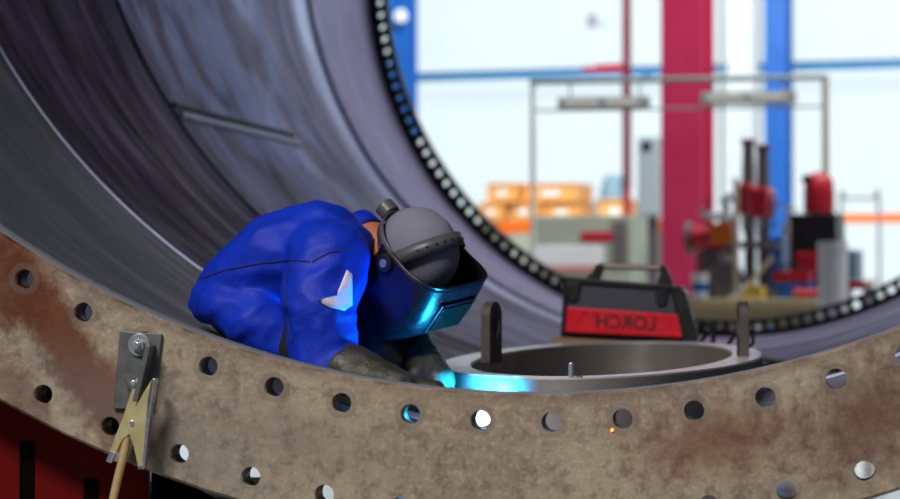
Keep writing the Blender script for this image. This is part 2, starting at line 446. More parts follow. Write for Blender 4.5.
clamp = thing('earth_clamp', 'yellow metal earth clamp biting the bracket on the flange', 'clamp', on_y(132, 423, -.05))
o0 = Vector(clamp.location)
def jaw(pts, y, name='jaw', mat=None, dep=-.016):
    bm = BM(); P = [Q(a, b, y) for a, b in pts]; prism(bm, P, (0, dep, 0)); return obj(name, bm, mat or M['brass'], clamp, bevel=.0015)
jaw([(139, 377), (142, 384), (137.5, 408), (138, 422), (133, 432), (124, 440), (114, 461), (109, 460), (117, 437), (126, 414), (133, 392)], -.034)
jaw([(154, 379), (150.5, 398), (148, 425), (147, 466), (140, 466), (136, 447), (130, 430), (127.5, 420), (137, 408), (147, 390)], -.052)
o = jaw([(156.5, 378), (158.5, 379), (152, 425), (147.5, 468), (145, 468), (148.5, 425)], -.046, 'polished_flange', M['chrome'], -.024)
o['label'] = 'bright polished edge of the right jaw'
bm = BM(); p = Q(132, 423, -.068); cyl(bm, p+Vector((0, .03, 0)), p+Vector((0, -.003, 0)), .005, n=16); obj('pivot_rivet', bm, M['chrome'], clamp, bevel=.001)
bm = BM(); cyl(bm, Q(113, 452, -.05), Q(109, 462, -.05), .0065, n=14); cyl(bm, Q(119, 452, -.045), Q(115, 461, -.045), .005, n=14)
obj('handle_sleeve', bm, M['chrome'], clamp, smooth=True)
bm = BM(); cyl(bm, Q(141.5, 458, -.05), Q(141, 469, -.05), .006, n=14); obj('handle_sleeve', bm, M['chrome'], clamp, smooth=True)
for a in ((133.5, 383), (155, 381)):
    bm = BM(); p = Q(*a, -.05); cyl(bm, p+Vector((0, .012, 0)), p+Vector((0, -.006, 0)), .0055, n=14); obj('jaw_rivet', bm, M['zinc'], clamp, bevel=.001)
bm = BM(); tube(bm, smoothpath([Q(124, 378, -.03), Q(128, 388, -.035), Q(131, 402, -.035), Q(130, 425, -.035)]), .0022, 8)
obj('copper_strap', bm, M['lug'], clamp, smooth=True)
bm = BM()
cp_ = [on_y(128, 422, -.04), on_y(126.5, 440, -.04), on_y(123, 458, -.045), on_y(117, 482, -.05), on_y(110, 515, -.055), on_y(100, 570, -.03), on_y(96, 660, .0)]
cp_ = [Vector(v) for v in cp_]+[Vector((cp_[-1].x-.03, -.03, .12)), Vector((cp_[-1].x-.12, -.1, .02)), Vector((cp_[-1].x-.6, -.2, .018))]
tube(bm, smoothpath(cp_, 10), .0085, 12)
tag(obj('earth_cable', bm, M['tancable'], smooth=True), 'tan welding cable hanging down from the yellow clamp', 'cable')

bm = BM(); ball(bm, on_y(612, 430, -.003), .0028, 10)
tag(obj('hot_spark', bm, emit('glowing_spark', (255, 120, 40), 6), smooth=True), 'tiny orange glowing spark on the flange under a bolt hole', 'spark')

# ------------------------------------------------------------------ red roller stands that carry the tube
def roller_stand(x, label):
    t = thing('roller_stand', label, 'roller stand', (x, .62, 0), 0, 'roller stands under the tube')
    s = -1 if x < 0 else 1
    bm = BM(); box(bm, (0, 0, .05), (1.15, .8, .1)); obj('base', bm, M['darkred'], t, bevel=.006)
    bm = BM(); box(bm, (0, 0, .36), (1.05, .62, .52))
    obj('housing', bm, M['darkred'], t, bevel=.008)
    for k in range(6):
        xx = -.5+.2*k
        bm = BM(); box(bm, (xx, -.33, .36), (.055, .05, .5)); obj('rib', bm, M['darkred'], t, bevel=.004)
    for k in range(5):
        bm = BM(); box(bm, (-.4+.2*k, -.312, .34), (.035, .008, .34)); obj('slot', bm, M['blackpaint'], t)
    bm = BM(); X = lambda v: v-x
    prism(bm, [(X(-2.1), -.49, .02), (X(-.80), -.49, .02), (X(-.80), -.49, .70), (X(-1.1), -.49, .90), (X(-1.4), -.49, 1.06), (X(-2.1), -.49, 1.06)], (0, .03, 0)); ap = obj('front_apron', bm, M['darkred'], t, bevel=.003)
    for xs, zt2 in ((-1.05, .745), (-.915, .67), (-1.19, .80), (-1.33, .86)):
        bm = BM(); box(bm, (X(xs), -.492, zt2/2), (.03, .006, zt2)); obj('apron_slot', bm, M['slotblack'], t)
    bm = BM(); prism(bm, [(X(-.79), -.49, .02), (X(-.60), -.49, .02), (X(-.62), -.49, .61), (X(-.79), -.49, .70)], (0, .03, 0)); obj('end_plate', bm, M['slotblack'], t, bevel=.003)
    # roller: axle height so that the tyre touches the shell
    rr = .13; R = 2.106+rr; z = AX-math.sqrt(R*R-x*x)
    bm = BM(); box(bm, (0, 0, .63), (.5, .5, .03)); obj('bearing_plate', bm, M['blackpaint'], t, bevel=.004)
    for yy in (-.17, .17):
        bm = BM(); prism(bm, [(-.14, yy-.015, .64), (.14, yy-.015, .64), (.06, yy-.015, z+.05), (-.06, yy-.015, z+.05)], (0, .03, 0)); obj('bearing_bracket', bm, M['darkred'], t, bevel=.003)
    bm = BM(); cyl(bm, (0, -.13, z), (0, .13, z), rr, n=48); obj('roller', bm, M['blackrubber'], t, smooth=True)
    bm = BM(); cyl(bm, (0, -.21, z), (0, .21, z), .03, n=20); obj('axle', bm, M['zinc'], t, smooth=True)
    return t
roller_stand(-1.12, 'dark red roller stand with black slots under the left of the tube')

# ------------------------------------------------------------------ organic modelling: capsules fused into one skin
def capsule(bm, a, ra, b, rb, seg=2):
    t = BM(); a, b = Vector(a), Vector(b)
    bmesh.ops.create_icosphere(t, subdivisions=seg, radius=ra, matrix=Matrix.Translation(a))
    bmesh.ops.create_icosphere(t, subdivisions=seg, radius=rb, matrix=Matrix.Translation(b))
    r = bmesh.ops.convex_hull(t, input=t.verts[:])
    bmesh.ops.delete(t, geom=[g for g in t.verts if not g.link_faces], context='VERTS')
    bmesh.ops.recalc_face_normals(t, faces=t.faces[:])
    me = bpy.data.meshes.new('tmp'); t.to_mesh(me); t.free(); bm.from_mesh(me); bpy.data.meshes.remove(me)
def ellip(bm, c, s, rot=None):
    m = Matrix.Translation(c) @ (rot.to_4x4() if rot else Matrix.Identity(4)) @ Matrix.Diagonal((*s, 1))
    bmesh.ops.create_icosphere(bm, subdivisions=3, radius=1, matrix=m)
def organic(name, bm, mat, parent, voxel=.01, iters=6, wrinkle=None, keep=None):
    me = bpy.data.meshes.new('tmp'); bm.to_mesh(me); bm.free()
    o = link(bpy.data.objects.new('tmp', me))
    r = o.modifiers.new('r', 'REMESH'); r.mode = 'VOXEL'; r.voxel_size = voxel
    s = o.modifiers.new('s', 'SMOOTH'); s.factor = .5; s.iterations = iters
    dg = bpy.context.evaluated_depsgraph_get(); dg.update()
    m2 = bpy.data.meshes.new_from_object(o.evaluated_get(dg)); m2.name = name
    bpy.data.objects.remove(o); bpy.data.meshes.remove(me)
    if wrinkle:
        ns = [v.normal.copy() for v in m2.vertices]
        for v, n in zip(m2.vertices, ns): v.co += n*wrinkle(v.co)
    if keep:
        b = BM(); b.from_mesh(m2)
        bmesh.ops.delete(b, geom=[v for v in b.verts if not keep(v.co)], context='VERTS'); b.to_mesh(m2); b.free()
    m2.materials.clear(); m2.materials.append(mat)
    for p in m2.polygons: p.use_smooth = True
    return link(bpy.data.objects.new(name, m2), parent)

# ------------------------------------------------------------------ the welder
DS = -.38
base = Vector((-.84, 1.12, shell_z(-.84)))
person = thing('person', 'person in blue jacket and black welding mask bending over the door frame', 'person', base)
def W(px, py, d): return at(px, py, d+DS)-base
pelvis = W(240, 296, 6.58); waist = W(262, 284, 6.56); chest = W(308, 262, 6.52); neckb = W(368, 248, 6.52)
sh_r = W(328, 262, 6.32); sh_l = W(352, 256, 6.70)
el_r = W(326, 366, 6.24); wr_r = W(396, 388, 6.14); hd_r = W(432, 398, 6.10)
el_l = W(378, 322, 6.66); wr_l = W(424, 360, 6.44); hd_l = W(438, 381, 6.36)
HC = W(416, 254, 6.41)
c_ = (VR*.485+VU*.70-VF*.52).normalized(); f_ = (VR*.6-VU*.71-VF*.37); f_ = (f_-c_*f_.dot(c_)).normalized(); s_ = c_.cross(f_)
HM = Matrix((f_, s_, c_)).transposed()                  # local x face, y left, z crown
def Hh(x, y, z): return HC+HM @ Vector((x, y, z))
hip_r = pelvis+Vector((.03, -.09, -.03)); hip_l = pelvis+Vector((.03, .10, -.03))
def on_shell(x, y, off): return Vector((x, y, shell_z(x, y)+off))-base
kn_r = on_shell(-.60, .86, .085); kn_l = on_shell(-.58, 1.44, .10)
an_r = on_shell(-.80, 1.14, .055); an_l = on_shell(-.80, 1.58, .06)
to_r = on_shell(-.90, 1.26, .05); to_l = on_shell(-.90, 1.68, .05)
# body: one continuous skin from head to feet
bm = BM()
capsule(bm, pelvis, .085, waist, .078); capsule(bm, waist, .078, chest, .10); capsule(bm, chest, .11, neckb, .07)
capsule(bm, chest, .10, sh_r, .055); capsule(bm, chest, .10, sh_l, .055)
capsule(bm, neckb, .058, Hh(-.05, 0, -.06), .055)
ellip(bm, Hh(0, 0, .005), (.09, .074, .092), HM); ellip(bm, Hh(.035, 0, -.06), (.06, .056, .06), HM)
ellip(bm, Hh(.1, 0, -.02), (.016, .013, .022), HM)
for s in (-1, 1): ellip(bm, Hh(-.005, s*.076, -.01), (.018, .009, .03), HM)
for sgn, sh, el, wr, hd in ((-1, sh_r, el_r, wr_r, hd_r), (1, sh_l, el_l, wr_l, hd_l)):
    capsule(bm, sh, .052, el, .042); capsule(bm, el, .042, wr, .028); capsule(bm, wr, .03, hd, .034)
for h, k, a, t_ in ((hip_r, kn_r, an_r, to_r), (hip_l, kn_l, an_l, to_l)):
    capsule(bm, pelvis, .08, h, .074); capsule(bm, h, .074, k, .056); capsule(bm, k, .054, a, .036); capsule(bm, a, .036, t_, .03)
organic('body', bm, M['skin'], person, .012, 4)
# trousers and boots
bm = BM()
capsule(bm, waist, .085, pelvis, .10)
for h, k, a in ((hip_r, kn_r, an_r), (hip_l, kn_l, an_l)):
    capsule(bm, pelvis, .092, h, .088); capsule(bm, h, .088, k, .072); capsule(bm, k, .074, k.lerp(a, .85), .056)
organic('trousers', bm, M['trouser'], person, .012, 4, lambda c: .006*noise.noise(c*22))
for a, t_, kk in ((an_r, to_r, kn_r), (an_l, to_l, kn_l)):
    bm = BM(); capsule(bm, kk.lerp(a, .8), .05, a, .048); capsule(bm, a, .048, t_, .042)
    organic('boot', bm, M['boot'], person, .009, 4)
bm = BM(); capsule(bm, W(366, 285, 6.5), .045, W(372, 318, 6.48), .06); capsule(bm, W(372, 318, 6.48), .06, W(378, 362, 6.44), .066)  # black form added over the chest to stand in for its shade
organic('chest_shade', bm, M['trouser'], person, .010, 4, lambda c: .004*noise.noise(c*18))
# jacket
def folds(c):
    p = Vector(c); v = 0
    q = Vector((p.dot(VR)*9+p.dot(VU)*5, p.dot(VU)*16-p.dot(VR)*9, p.y*10))
    v += .0065*(1-2*abs(noise.noise(q)))-.003
    v += .0015*noise.noise(p*30)
    return v
bm = BM()
def jb(a, ra, b, rb): capsule(bm, W(*a), ra/423, W(*b), rb/423)
for dd in (-.10, .10):
    jb((214, 301, 6.58+dd), 25, (240, 284, 6.57+dd), 38)
    jb((240, 284, 6.57+dd), 38, (278, 258, 6.53+dd), 47)
    jb((278, 258, 6.53+dd), 47, (318, 251, 6.52+dd*1.1), 50)
    jb((318, 251, 6.52+dd*1.1), 50, (342, 247, 6.52+dd*.8), 32)
jb((204, 303, 6.54), 16, (224, 305, 6.5), 26)
jb((206, 300, 6.68), 16, (224, 305, 6.7), 26)
jb((318, 260, 6.5), 58, (336, 292, 6.5), 38)
jb((272, 283, 6.54), 42, (290, 318, 6.56), 32)
jb((235, 300, 6.5), 32, (290, 318, 6.5), 34)
jb((220, 306, 6.42), 22, (254, 320, 6.38), 30)
jb((254, 320, 6.38), 30, (286, 346, 6.38), 28)
jb((338, 247, 6.52), 34, (354, 241, 6.52), 22)
capsule(bm, sh_r, .102, W(318, 306, 6.25), .086); capsule(bm, W(318, 306, 6.25), .086, el_r, .078); capsule(bm, el_r, .08, el_r.lerp(wr_r, .25), .066)
capsule(bm, sh_l, .10, sh_l.lerp(el_l, .6), .08); 
jacket = organic('jacket', bm, M['jacket'], person, .0085, 5, folds)
bvh = BVHTree.FromPolygons([v.co.copy() for v in jacket.data.vertices], [p.vertices[:] for p in jacket.data.polygons])
def hit(px, py, off=.002):
    o = CAM-base; d = (at(px, py, 1)-CAM).normalized()
    p, n, i, q = bvh.ray_cast(o, d)
    return (p+n*off) if p else None
def seam(px, r=.0022):
    P = []
    for (a, b), (c, d) in zip(px, px[1:]):
        for k in range(10):
            h = hit(a+(c-a)*k/10, b+(d-b)*k/10, .0005)
            if h: P.append(h)
    if len(P) > 3:
        bm = BM(); tube(bm, P, r, 6); obj('jacket_seam', bm, M['seamthread'], person, smooth=True)
seam([(201, 279), (225, 270), (262, 263), (292, 260), (312, 262)])
seam([(292, 260), (286, 280), (286, 310), (292, 345)])
seam([(312, 262), (330, 252), (350, 250)])
# pale patch on the sleeve
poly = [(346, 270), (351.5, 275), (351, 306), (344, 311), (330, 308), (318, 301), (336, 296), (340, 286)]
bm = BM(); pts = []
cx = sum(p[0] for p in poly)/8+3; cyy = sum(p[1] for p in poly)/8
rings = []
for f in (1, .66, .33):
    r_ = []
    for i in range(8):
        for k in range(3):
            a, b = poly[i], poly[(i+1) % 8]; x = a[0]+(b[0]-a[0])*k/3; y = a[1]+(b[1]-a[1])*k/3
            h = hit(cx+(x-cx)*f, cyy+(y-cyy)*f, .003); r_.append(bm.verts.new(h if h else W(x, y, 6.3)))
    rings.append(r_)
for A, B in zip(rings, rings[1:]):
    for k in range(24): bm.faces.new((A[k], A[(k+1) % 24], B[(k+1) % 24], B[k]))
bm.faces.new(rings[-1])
o = obj('sleeve_patch', bm, M['palepatch'], person, smooth=True, solid=.002); o['label'] = 'pale lavender patch on the sleeve'
# collar: a stand-up band round the neck
bm = BM(); ctr = W(365, 246, 6.52); ax_ = (Hh(-.05, 0, -.06)-neckb).normalized()
xx = ax_.cross(Vector((0, 0, 1))).normalized(); yy = ax_.cross(xx)
prof = []
for k in range(40):
    a = 2*PI*k/40; w = .063+.004*math.sin(3*a)
    prof.append((ctr-ax_*.028+(xx*math.cos(a)+yy*math.sin(a))*(w+.012), ctr+ax_*.014+(xx*math.cos(a)+yy*math.sin(a))*w))
va = [bm.verts.new(p) for p, q in prof]; vb = [bm.verts.new(q) for p, q in prof]
for k in range(40): bm.faces.new((va[k], va[(k+1) % 40], vb[(k+1) % 40], vb[k]))
obj('collar', bm, M['jacket'], person, smooth=True, solid=.007)
# gloves: cuff, palm, four fingers and a thumb round the torch
def glove(el, wr, hd, tdir, side):
    bm = BM(); d = (hd-wr).normalized()
    capsule(bm, el.lerp(wr, .02 if side > 0 else .3), .07, el.lerp(wr, .8), .052); capsule(bm, el.lerp(wr, .8), .053, wr, .043)
    capsule(bm, wr, .042, hd, .042)
    pal = tdir.cross(d).normalized()                 # palm normal
    if pal.dot(Vector((0, 0, -1))) < 0: pal = -pal
    lat = tdir.normalized()
    for i, (off, ln) in enumerate(((-.036, .92), (-.012, 1.0), (.012, .95), (.034, .8))):
        p0 = hd+lat*off+d*.012; p1 = p0+(d*.034+pal*.012)*ln; p2 = p1+(d*.004+pal*.03)*ln; p3 = p2+(-d*.018+pal*.012)*ln
        capsule(bm, p0, .0145, p1, .0135, 2); capsule(bm, p1, .0135, p2, .0125, 2); capsule(bm, p2, .0125, p3, .011, 2)
    t0_ = hd-lat*.036-d*.01; t1 = t0_-lat*.026+pal*.02+d*.012; t2 = t1+pal*.026+d*.016
    capsule(bm, t0_, .017, t1, .0155, 2); capsule(bm, t1, .0155, t2, .012, 2)
    return organic('glove', bm, M['leather'], person, .006, 3, lambda c: .0032*noise.noise(c*38))
arc_p = at(481.5, 416, 5.93)                       # where the arc burns: seam between frame and tube, world
tdir = ((arc_p-base)-hd_l).normalized()
glove(el_l, wr_l, hd_l, tdir, 1); glove(el_r, wr_r, hd_r, tdir, -1)
# skull cap
bm = BM()
def capv(th, ph): 
    r = Vector((.103*math.cos(th)*math.sin(ph), .083*math.sin(th)*math.sin(ph), .100*math.cos(ph)))
    r *= 1+.012*noise.noise(r*28); return Hh(r.x, r.y, r.z+.010)
N1, N2 = 40, 16; rows = [[bm.verts.new(capv(2*PI*k/N1, .02+(PI*.62)*j/N2)) for k in range(N1)] for j in range(N2+1)]
for A, B in zip(rows, rows[1:]):
    for k in range(N1): bm.faces.new((A[k], A[(k+1) % N1], B[(k+1) % N1], B[k]))
bm.faces.new(rows[0])
obj('skull_cap', bm, M['cap'], person, smooth=True, solid=.003)
# welding mask: a bent shell open at the top, with a flattened lower front
mask_root = None
def mask_pt(ph, h):
    """ph -1..1 from right ear round the front to left ear; h 0 bottom..1 top"""
    a = ph*math.radians(101); sgn = 1 if a > 0 else -1
    n = 4.4; ca, sa = math.cos(a), math.sin(a)
    x = .03+.118*(abs(ca)**(2/n))*(1 if ca > 0 else -1); y = .117*(abs(sa)**(2/n))*sgn
    fr = max(0, math.cos(a))**.6
    top = .028+.018*fr; bot = -.150-.012*fr
    side = max(0, -math.cos(a)+.05)
    top += .02*side; bot += .045*side
    z = bot+(top-bot)*h
    k = max(0, 1-h/.38)                             # lower part tucks in below the crease
    x -= .034*k*fr; y *= 1-.12*k
    x += .012*math.sin(PI*h)*fr
    return Hh(x, y, z)
bm = BM(); NA, NB = 44, 18
g = [[bm.verts.new(mask_pt(-1+2*i/NA, j/NB)) for i in range(NA+1)] for j in range(NB+1)]
for j in range(NB):
    for i in range(NA): bm.faces.new((g[j][i], g[j][i+1], g[j+1][i+1], g[j+1][i]))
mask = obj('welding_mask', bm, M['mask'], person, smooth=True, auto=math.radians(50), solid=.004)
bm = BM(); tube(bm, [mask_pt(-1+2*i/NA, 1) for i in range(NA+1)], .0035, 8); obj('mask_rim', bm, M['mask'], mask, smooth=True)
bm = BM(); tube(bm, [mask_pt(-1+2*i/NA, 0) for i in range(NA+1)], .003, 8); obj('mask_rim', bm, M['mask'], mask, smooth=True)
def lensbox(hw, z0, z1, off, name, mat, th):
    bm = BM(); P = [Hh(.150+off, -hw, z0), Hh(.150+off, hw, z0), Hh(.150+off, hw, z1), Hh(.150+off, -hw, z1)]
    prism(bm, P, f_*th); return obj(name, bm, mat, mask, bevel=.002)
lensbox(.062, -.085, .005, 0.002, 'lens_frame', M['mask'], .012); lensbox(.052, -.077, -.003, .0145, 'lens', M['lensglass'], .003)
# headgear: crown strap, rear band, ratchet, two pivots
def band(pts, w, name, th=.004):
    bm = BM(); rows_ = []
    for p, side_ in pts: rows_.append((bm.verts.new(p-side_*w/2), bm.verts.new(p+side_*w/2)))
    for A, B in zip(rows_, rows_[1:]): bm.faces.new((A[0], A[1], B[1], B[0]))
    return obj(name, bm, M['strap'], person, smooth=True, solid=th)
pts = []
for k in range(29):
    a = PI*k/28; tilt = math.radians(26)
    ry, rz = -.094*math.cos(a), .105*math.sin(a)
    pts.append((Hh(.012+rz*math.sin(tilt), ry*(1 if abs(ry) < .1 else 1), .012+rz*math.cos(tilt)), (f_*math.cos(tilt)-c_*math.sin(tilt))))
strap = band(pts, .034, 'crown_strap')
bm = BM()
for k in range(5, 24, 2):
    p, sd_ = pts[k]; q, _ = pts[k+1]; nrm = (q-p).cross(sd_).normalized()
    if nrm.dot(p-HC) < 0: nrm = -nrm
    bar(bm, p+nrm*.0024, p+(q-p)*.55+nrm*.0024, .005, .002, up=sd_)
obj('strap_slot', bm, M['blackplastic'], strap)
pts = [(Hh(.012-.122*math.sin(a), -.104*math.cos(a), .012+.010*math.sin(a)), c_) for a in [PI*k/24 for k in range(25)]]
band(pts, .026, 'rear_band')
bm = BM(); p = Hh(-.112, 0, .02); cyl(bm, p, p-f_*.03, .024, n=20); obj('ratchet_knob', bm, M['strap'], person, bevel=.003)
for s in (-1, 1):
    p = Hh(.010, s*.115, .004); bm = BM(); cyl(bm, p-s_*s*.004, p+s_*s*.014, .024, .021, n=24); pk = obj('mask_pivot', bm, M['blackplastic'], person, bevel=.002)
    bm = BM(); cyl(bm, p+s_*s*.012, p+s_*s*.017, .010, n=18); obj('pivot_cap', bm, M['washer'], pk, bevel=.001)

# ------------------------------------------------------------------ welding torch, its arc and hose
torch = thing('welding_torch', 'black welding torch held in the gloves, nozzle at the door frame seam', 'torch', hd_l+base)
tb = hd_l+base
grip0 = Vector((0, 0, -.03)); tip = arc_p-tb
dirn = (tip-grip0).normalized(); neck = grip0+dirn*(tip-grip0).length*.55
bm = BM(); tube(bm, [grip0-dirn*.11, grip0-dirn*.05, grip0, grip0+dirn*.06], [.016, .018, .018, .014], 14); obj('grip', bm, M['blackplastic'], torch, smooth=True)
bm = BM(); tube(bm, smoothpath([grip0+dirn*.055, neck+Vector((0, 0, .018)), tip-dirn*.075+Vector((0, 0, .016)), tip-dirn*.05]), .007, 10); obj('swan_neck', bm, M['zinc'], torch, smooth=True)
bm = BM(); tube(bm, [tip-dirn*.055, tip-dirn*.02], [.0115, .009], 16); obj('nozzle', bm, M['washer'], torch, smooth=True)
bm = BM(); h0 = tb+grip0-dirn*.11
hp = [h0, h0-dirn*.08+Vector((0, 0, -.01)), on_shell(-.62, 1.05, .03)+base, on_shell(-.5, .7, .02)+base, on_shell(-.2, .45, .016)+base, on_shell(.2, .4, .016)+base, on_shell(.6, .8, .016)+base, on_shell(.62, 2.0, .016)+base, on_shell(.5, 3.0, .018)+base, on_shell(.35, 3.45, .03)+base]
tube(bm, smoothpath(hp, 10), .011, 10)
tag(obj('torch_hose', bm, M['blackrubber'], smooth=True), 'black hose running from the torch over the tube floor', 'hose')
bm = BM(); ball(bm, arc_p, .024, 20)
tag(obj('welding_arc', bm, emit('arc_light', (240, 236, 255), 3.5), smooth=True), 'blinding white welding arc at the torch tip, seen through a bolt hole', 'arc')
ld = bpy.data.lights.new('arc_glow', 'POINT'); ld.energy = 16; ld.color = (.012, .46, 1.0); ld.shadow_soft_size = .015
lo = link(bpy.data.objects.new('arc_glow', ld)); lo.location = arc_p+Vector((-.025, -.02, .05))

# ------------------------------------------------------------------ pallet and welding machine behind the door frame
MY = 3.42; MR = Matrix.Rotation(math.radians(2.6), 3, 'Y')
mb = at(629, 340, 8.42); mb = Vector((mb.x, MY, mb.z))
pal = thing('timber_pallet', 'low timber pallet under the black and red welding machine', 'pallet', (mb.x, MY+.17, .73))
hgt = mb.z-.73
for k in range(4):
    bm = BM(); box(bm, MR @ Vector((0, -.2+.135*k, hgt-.014)), (.5, .11, .022), MR); obj('deck_board', bm, M['wood'], pal, bevel=.002)
for xx in (-.2, .2):
    bm = BM(); zb = shell_z(mb.x+xx, 3.6)-.73+.004; zt = hgt-.026-xx*math.tan(math.radians(2.6))
    box(bm, (xx, 0, (zb+zt)/2), (.08, .5, zt-zb)); obj('bearer', bm, M['wood'], pal, bevel=.002)
mach = thing('welding_machine', 'black and red portable welding power source standing behind the door frame', 'welding machine', mb)
mach.rotation_euler = (0, math.radians(2.6), 0)
K = 1/309.0
def mp(px, py, y=0): return Vector(((px-629)*K, y, (340-py)*K))
D = .3
bm = BM(); prism(bm, [(-.218, .012, .002), (.213, .012, .002), (.172, .012, .158), (.160, .012, .176), (-.214, .012, .190)], (0, D-.024, 0)); obj('body', bm, M['blackplastic'], mach, bevel=.006)
bm = BM(); prism(bm, [(-.205, 0, .092), (.150, 0, .092), (.128, 0, .172), (-.200, 0, .180)], (0, .02, 0)); obj('side_panel', bm, M['greypanel'], mach, bevel=.003)
bm = BM(); prism(bm, [(-.208, -.006, .016), (.178, -.006, .016), (.160, -.006, .090), (-.206, -.006, .098)], (0, .024, 0)); rp = obj('red_panel', bm, M['redpanel'], mach, bevel=.004)
rp['label'] = 'glossy red lower panel with dark lettering'
for xa in (-.218, .172):
    bm = BM()
    if xa < 0: prism(bm, [(-.222, -.010, 0), (-.208, -.010, 0), (-.204, -.010, .192), (-.220, -.010, .192)], (0, .05, 0))
    else: prism(bm, [(.176, -.010, 0), (.220, -.010, 0), (.218, -.010, .03), (.176, -.010, .16), (.160, -.010, .178), (.130, -.010, .178)], (0, .05, 0))
    obj('corner_guard', bm, M['blackplastic'], mach, bevel=.004)
bm = BM(); prism(bm, [(-.222, -.012, .176), (.150, -.012, .166), (.160, -.012, .182), (-.222, -.012, .196)], (0, D, 0)); obj('top_rail', bm, M['blackplastic'], mach, bevel=.004)
for xa in (-.188, .098):
    bm = BM(); prism(bm, [(xa-.02, -.012, .178), (xa+.026, -.012, .178), (xa+.018, -.012, .120), (xa-.006, -.012, .112), (xa-.016, -.012, .122)], (0, .014, 0)); obj('handle_bracket', bm, M['blackplastic'], mach, bevel=.003)
bm = BM(); prism(bm, [(-.165, .1, .19), (-.115, .1, .187), (-.108, .1, .215), (-.100, .1, .236), (-.112, .1, .243), (-.128, .1, .240), (-.138, .1, .215)], (0, .05, 0)); obj('handle_post', bm, M['blackplastic'], mach, bevel=.004)
bm = BM(); prism(bm, [(.075, .1, .182), (.130, .1, .178), (.118, .1, .215), (.100, .1, .246), (.082, .1, .248), (.084, .1, .215)], (0, .05, 0)); obj('handle_post', bm, M['blackplastic'], mach, bevel=.004)
bm = BM(); cyl(bm, (-.12, .125, .236), (.095, .125, .238), .010, n=18); obj('handle_bar', bm, simple('rubbed_handle_bar', (150, 140, 134), .35, .3), mach, smooth=True)
# lettering on the red panel, reversed as in the picture
def letters(txt, size, name, mat, parent, loc, rx=PI/2, mirror=False, depth=.0012, width=None):
    cu = bpy.data.curves.new('tmp', 'FONT'); cu.body = txt; cu.size = size; cu.extrude = depth; cu.align_x = 'CENTER'; cu.offset = size*.018
    o = link(bpy.data.objects.new('tmp', cu)); dg = bpy.context.evaluated_depsgraph_get(); dg.update()
    me = bpy.data.meshes.new_from_object(o.evaluated_get(dg)); bpy.data.objects.remove(o); bpy.data.curves.remove(cu)
    if width:
        w = max(v.co.x for v in me.vertices)-min(v.co.x for v in me.vertices); me.transform(Matrix.Diagonal((width/w, 1, 1, 1)))
    if mirror: me.transform(Matrix.Diagonal((-1, 1, 1, 1))); me.flip_normals()
    me.transform(Matrix.Rotation(rx, 4, 'X')); me.name = name; me.materials.clear(); me.materials.append(mat)
    t = link(bpy.data.objects.new(name, me), parent); t.location = loc; return t
letters('LORCH', .060, 'lettering', M['print'], rp, (-.012, -.0065, .036), mirror=True, width=.192)
bm = BM(); tube(bm, smoothpath([(.21, .2, .05), (.245, .2, .055), (.26, .18, .02), (.262, .16, -.05), (.27, .1, -.1)], 8), .006, 8); obj('mains_lead', bm, M['blackrubber'], mach, smooth=True)
bm = BM()
lp = [at(700, 343, 8.4), at(709, 333, 8.3), at(714, 336, 8.25), at(713, 352, 8.2), at(722, 352, 8.15), at(735, 336, 8.1), at(749, 331, 8.1), at(753, 342, 8.05), at(748, 356, 8.0)]
lp += [on_shell(.5, 2.95, .02)+base, on_shell(.62, 2.4, .012)+base]
tube(bm, smoothpath(lp, 8), .006, 8)
tag(obj('control_cable', bm, M['blackrubber'], smooth=True), 'thin black cable looped beside the welding machine and right lug', 'cable')

# ------------------------------------------------------------------ the hall
HA = -.19
HX = Vector((math.cos(HA), math.sin(HA), 0)); HY = Vector((-math.sin(HA), math.cos(HA), 0))
HRZ = Matrix.Rotation(HA, 3, 'Z')
def ground(px, d): p = at(px, 289, d); p.z = 0; return p
def zz(py, d): return CAM.z-(py-289)*d/FPX           # height of a spot seen at row py
def st(o, name=None): o['kind'] = 'structure'; return o
t = NT('pale_concrete'); n = t.noise(1.2, 6, .6); t.set(Base_Color=t.mix(n, lin(150, 150, 148), lin(188, 186, 180)), Roughness=t.mapr(n, .3, .7, .1, .22)); FLOORM = t.m
bm = BM(); box(bm, (0, 14, -.05), (90, 70, .1)); st(obj('floor', bm, FLOORM))
wc = ground(650, 33)
WM = simple('pale_wall_panel', (224, 230, 234), .7, 0, .05, 1)
GLZ = emit('daylit_frosted_glazing', (228, 246, 252), 1.0, .1, .35)
WH = 26
bm = BM()
box(bm, wc+HY*.15+Vector((0, 0, .25)), (2*WH, .3, .5), HRZ); box(bm, wc+HY*.15+Vector((0, 0, 9.6)), (2*WH, .3, 2.2), HRZ)
st(obj('wall_far', bm, WM))
bm = BM(); box(bm, wc+HY*.15+Vector((0, 0, 4.5)), (2*WH, .03, 8.0), HRZ); win = st(obj('window_1', bm, GLZ))
M['blue'] = simple('blue_steel_paint', (4, 90, 178), .45, 0, .1, 3)
M['crimson'] = simple('crimson_steel_paint', (176, 36, 80), .45, 0, .14, 2)
M['dkcrimson'] = simple('dull_red_paint', (112, 26, 46), .5, 0, .15, 5)
M['greypipe'] = simple('galvanised_pipe', (126, 138, 138), .45, .3, .1, 8)
M['palepipe'] = simple('pale_pipe', (222, 230, 230), .5, .1, .08, 8)
M['beige'] = simple('cream_pipe_paint', (196, 190, 172), .5, 0, .1, 8)
M['orange'] = simple('orange_plastic', (238, 112, 30), .5, 0, .1, 4)
M['amber'] = simple('amber_crate_plastic', (226, 164, 92), .5, 0, .12, 3)
M['grey'] = simple('grey_cabinet_paint', (196, 218, 226), .5, 0, .08, 4)
M['white'] = simple('white_paint', (228, 232, 238), .5, 0, .06, 4)
M['teal'] = simple('teal_grey_paint', (110, 146, 164), .5, 0, .1, 4)
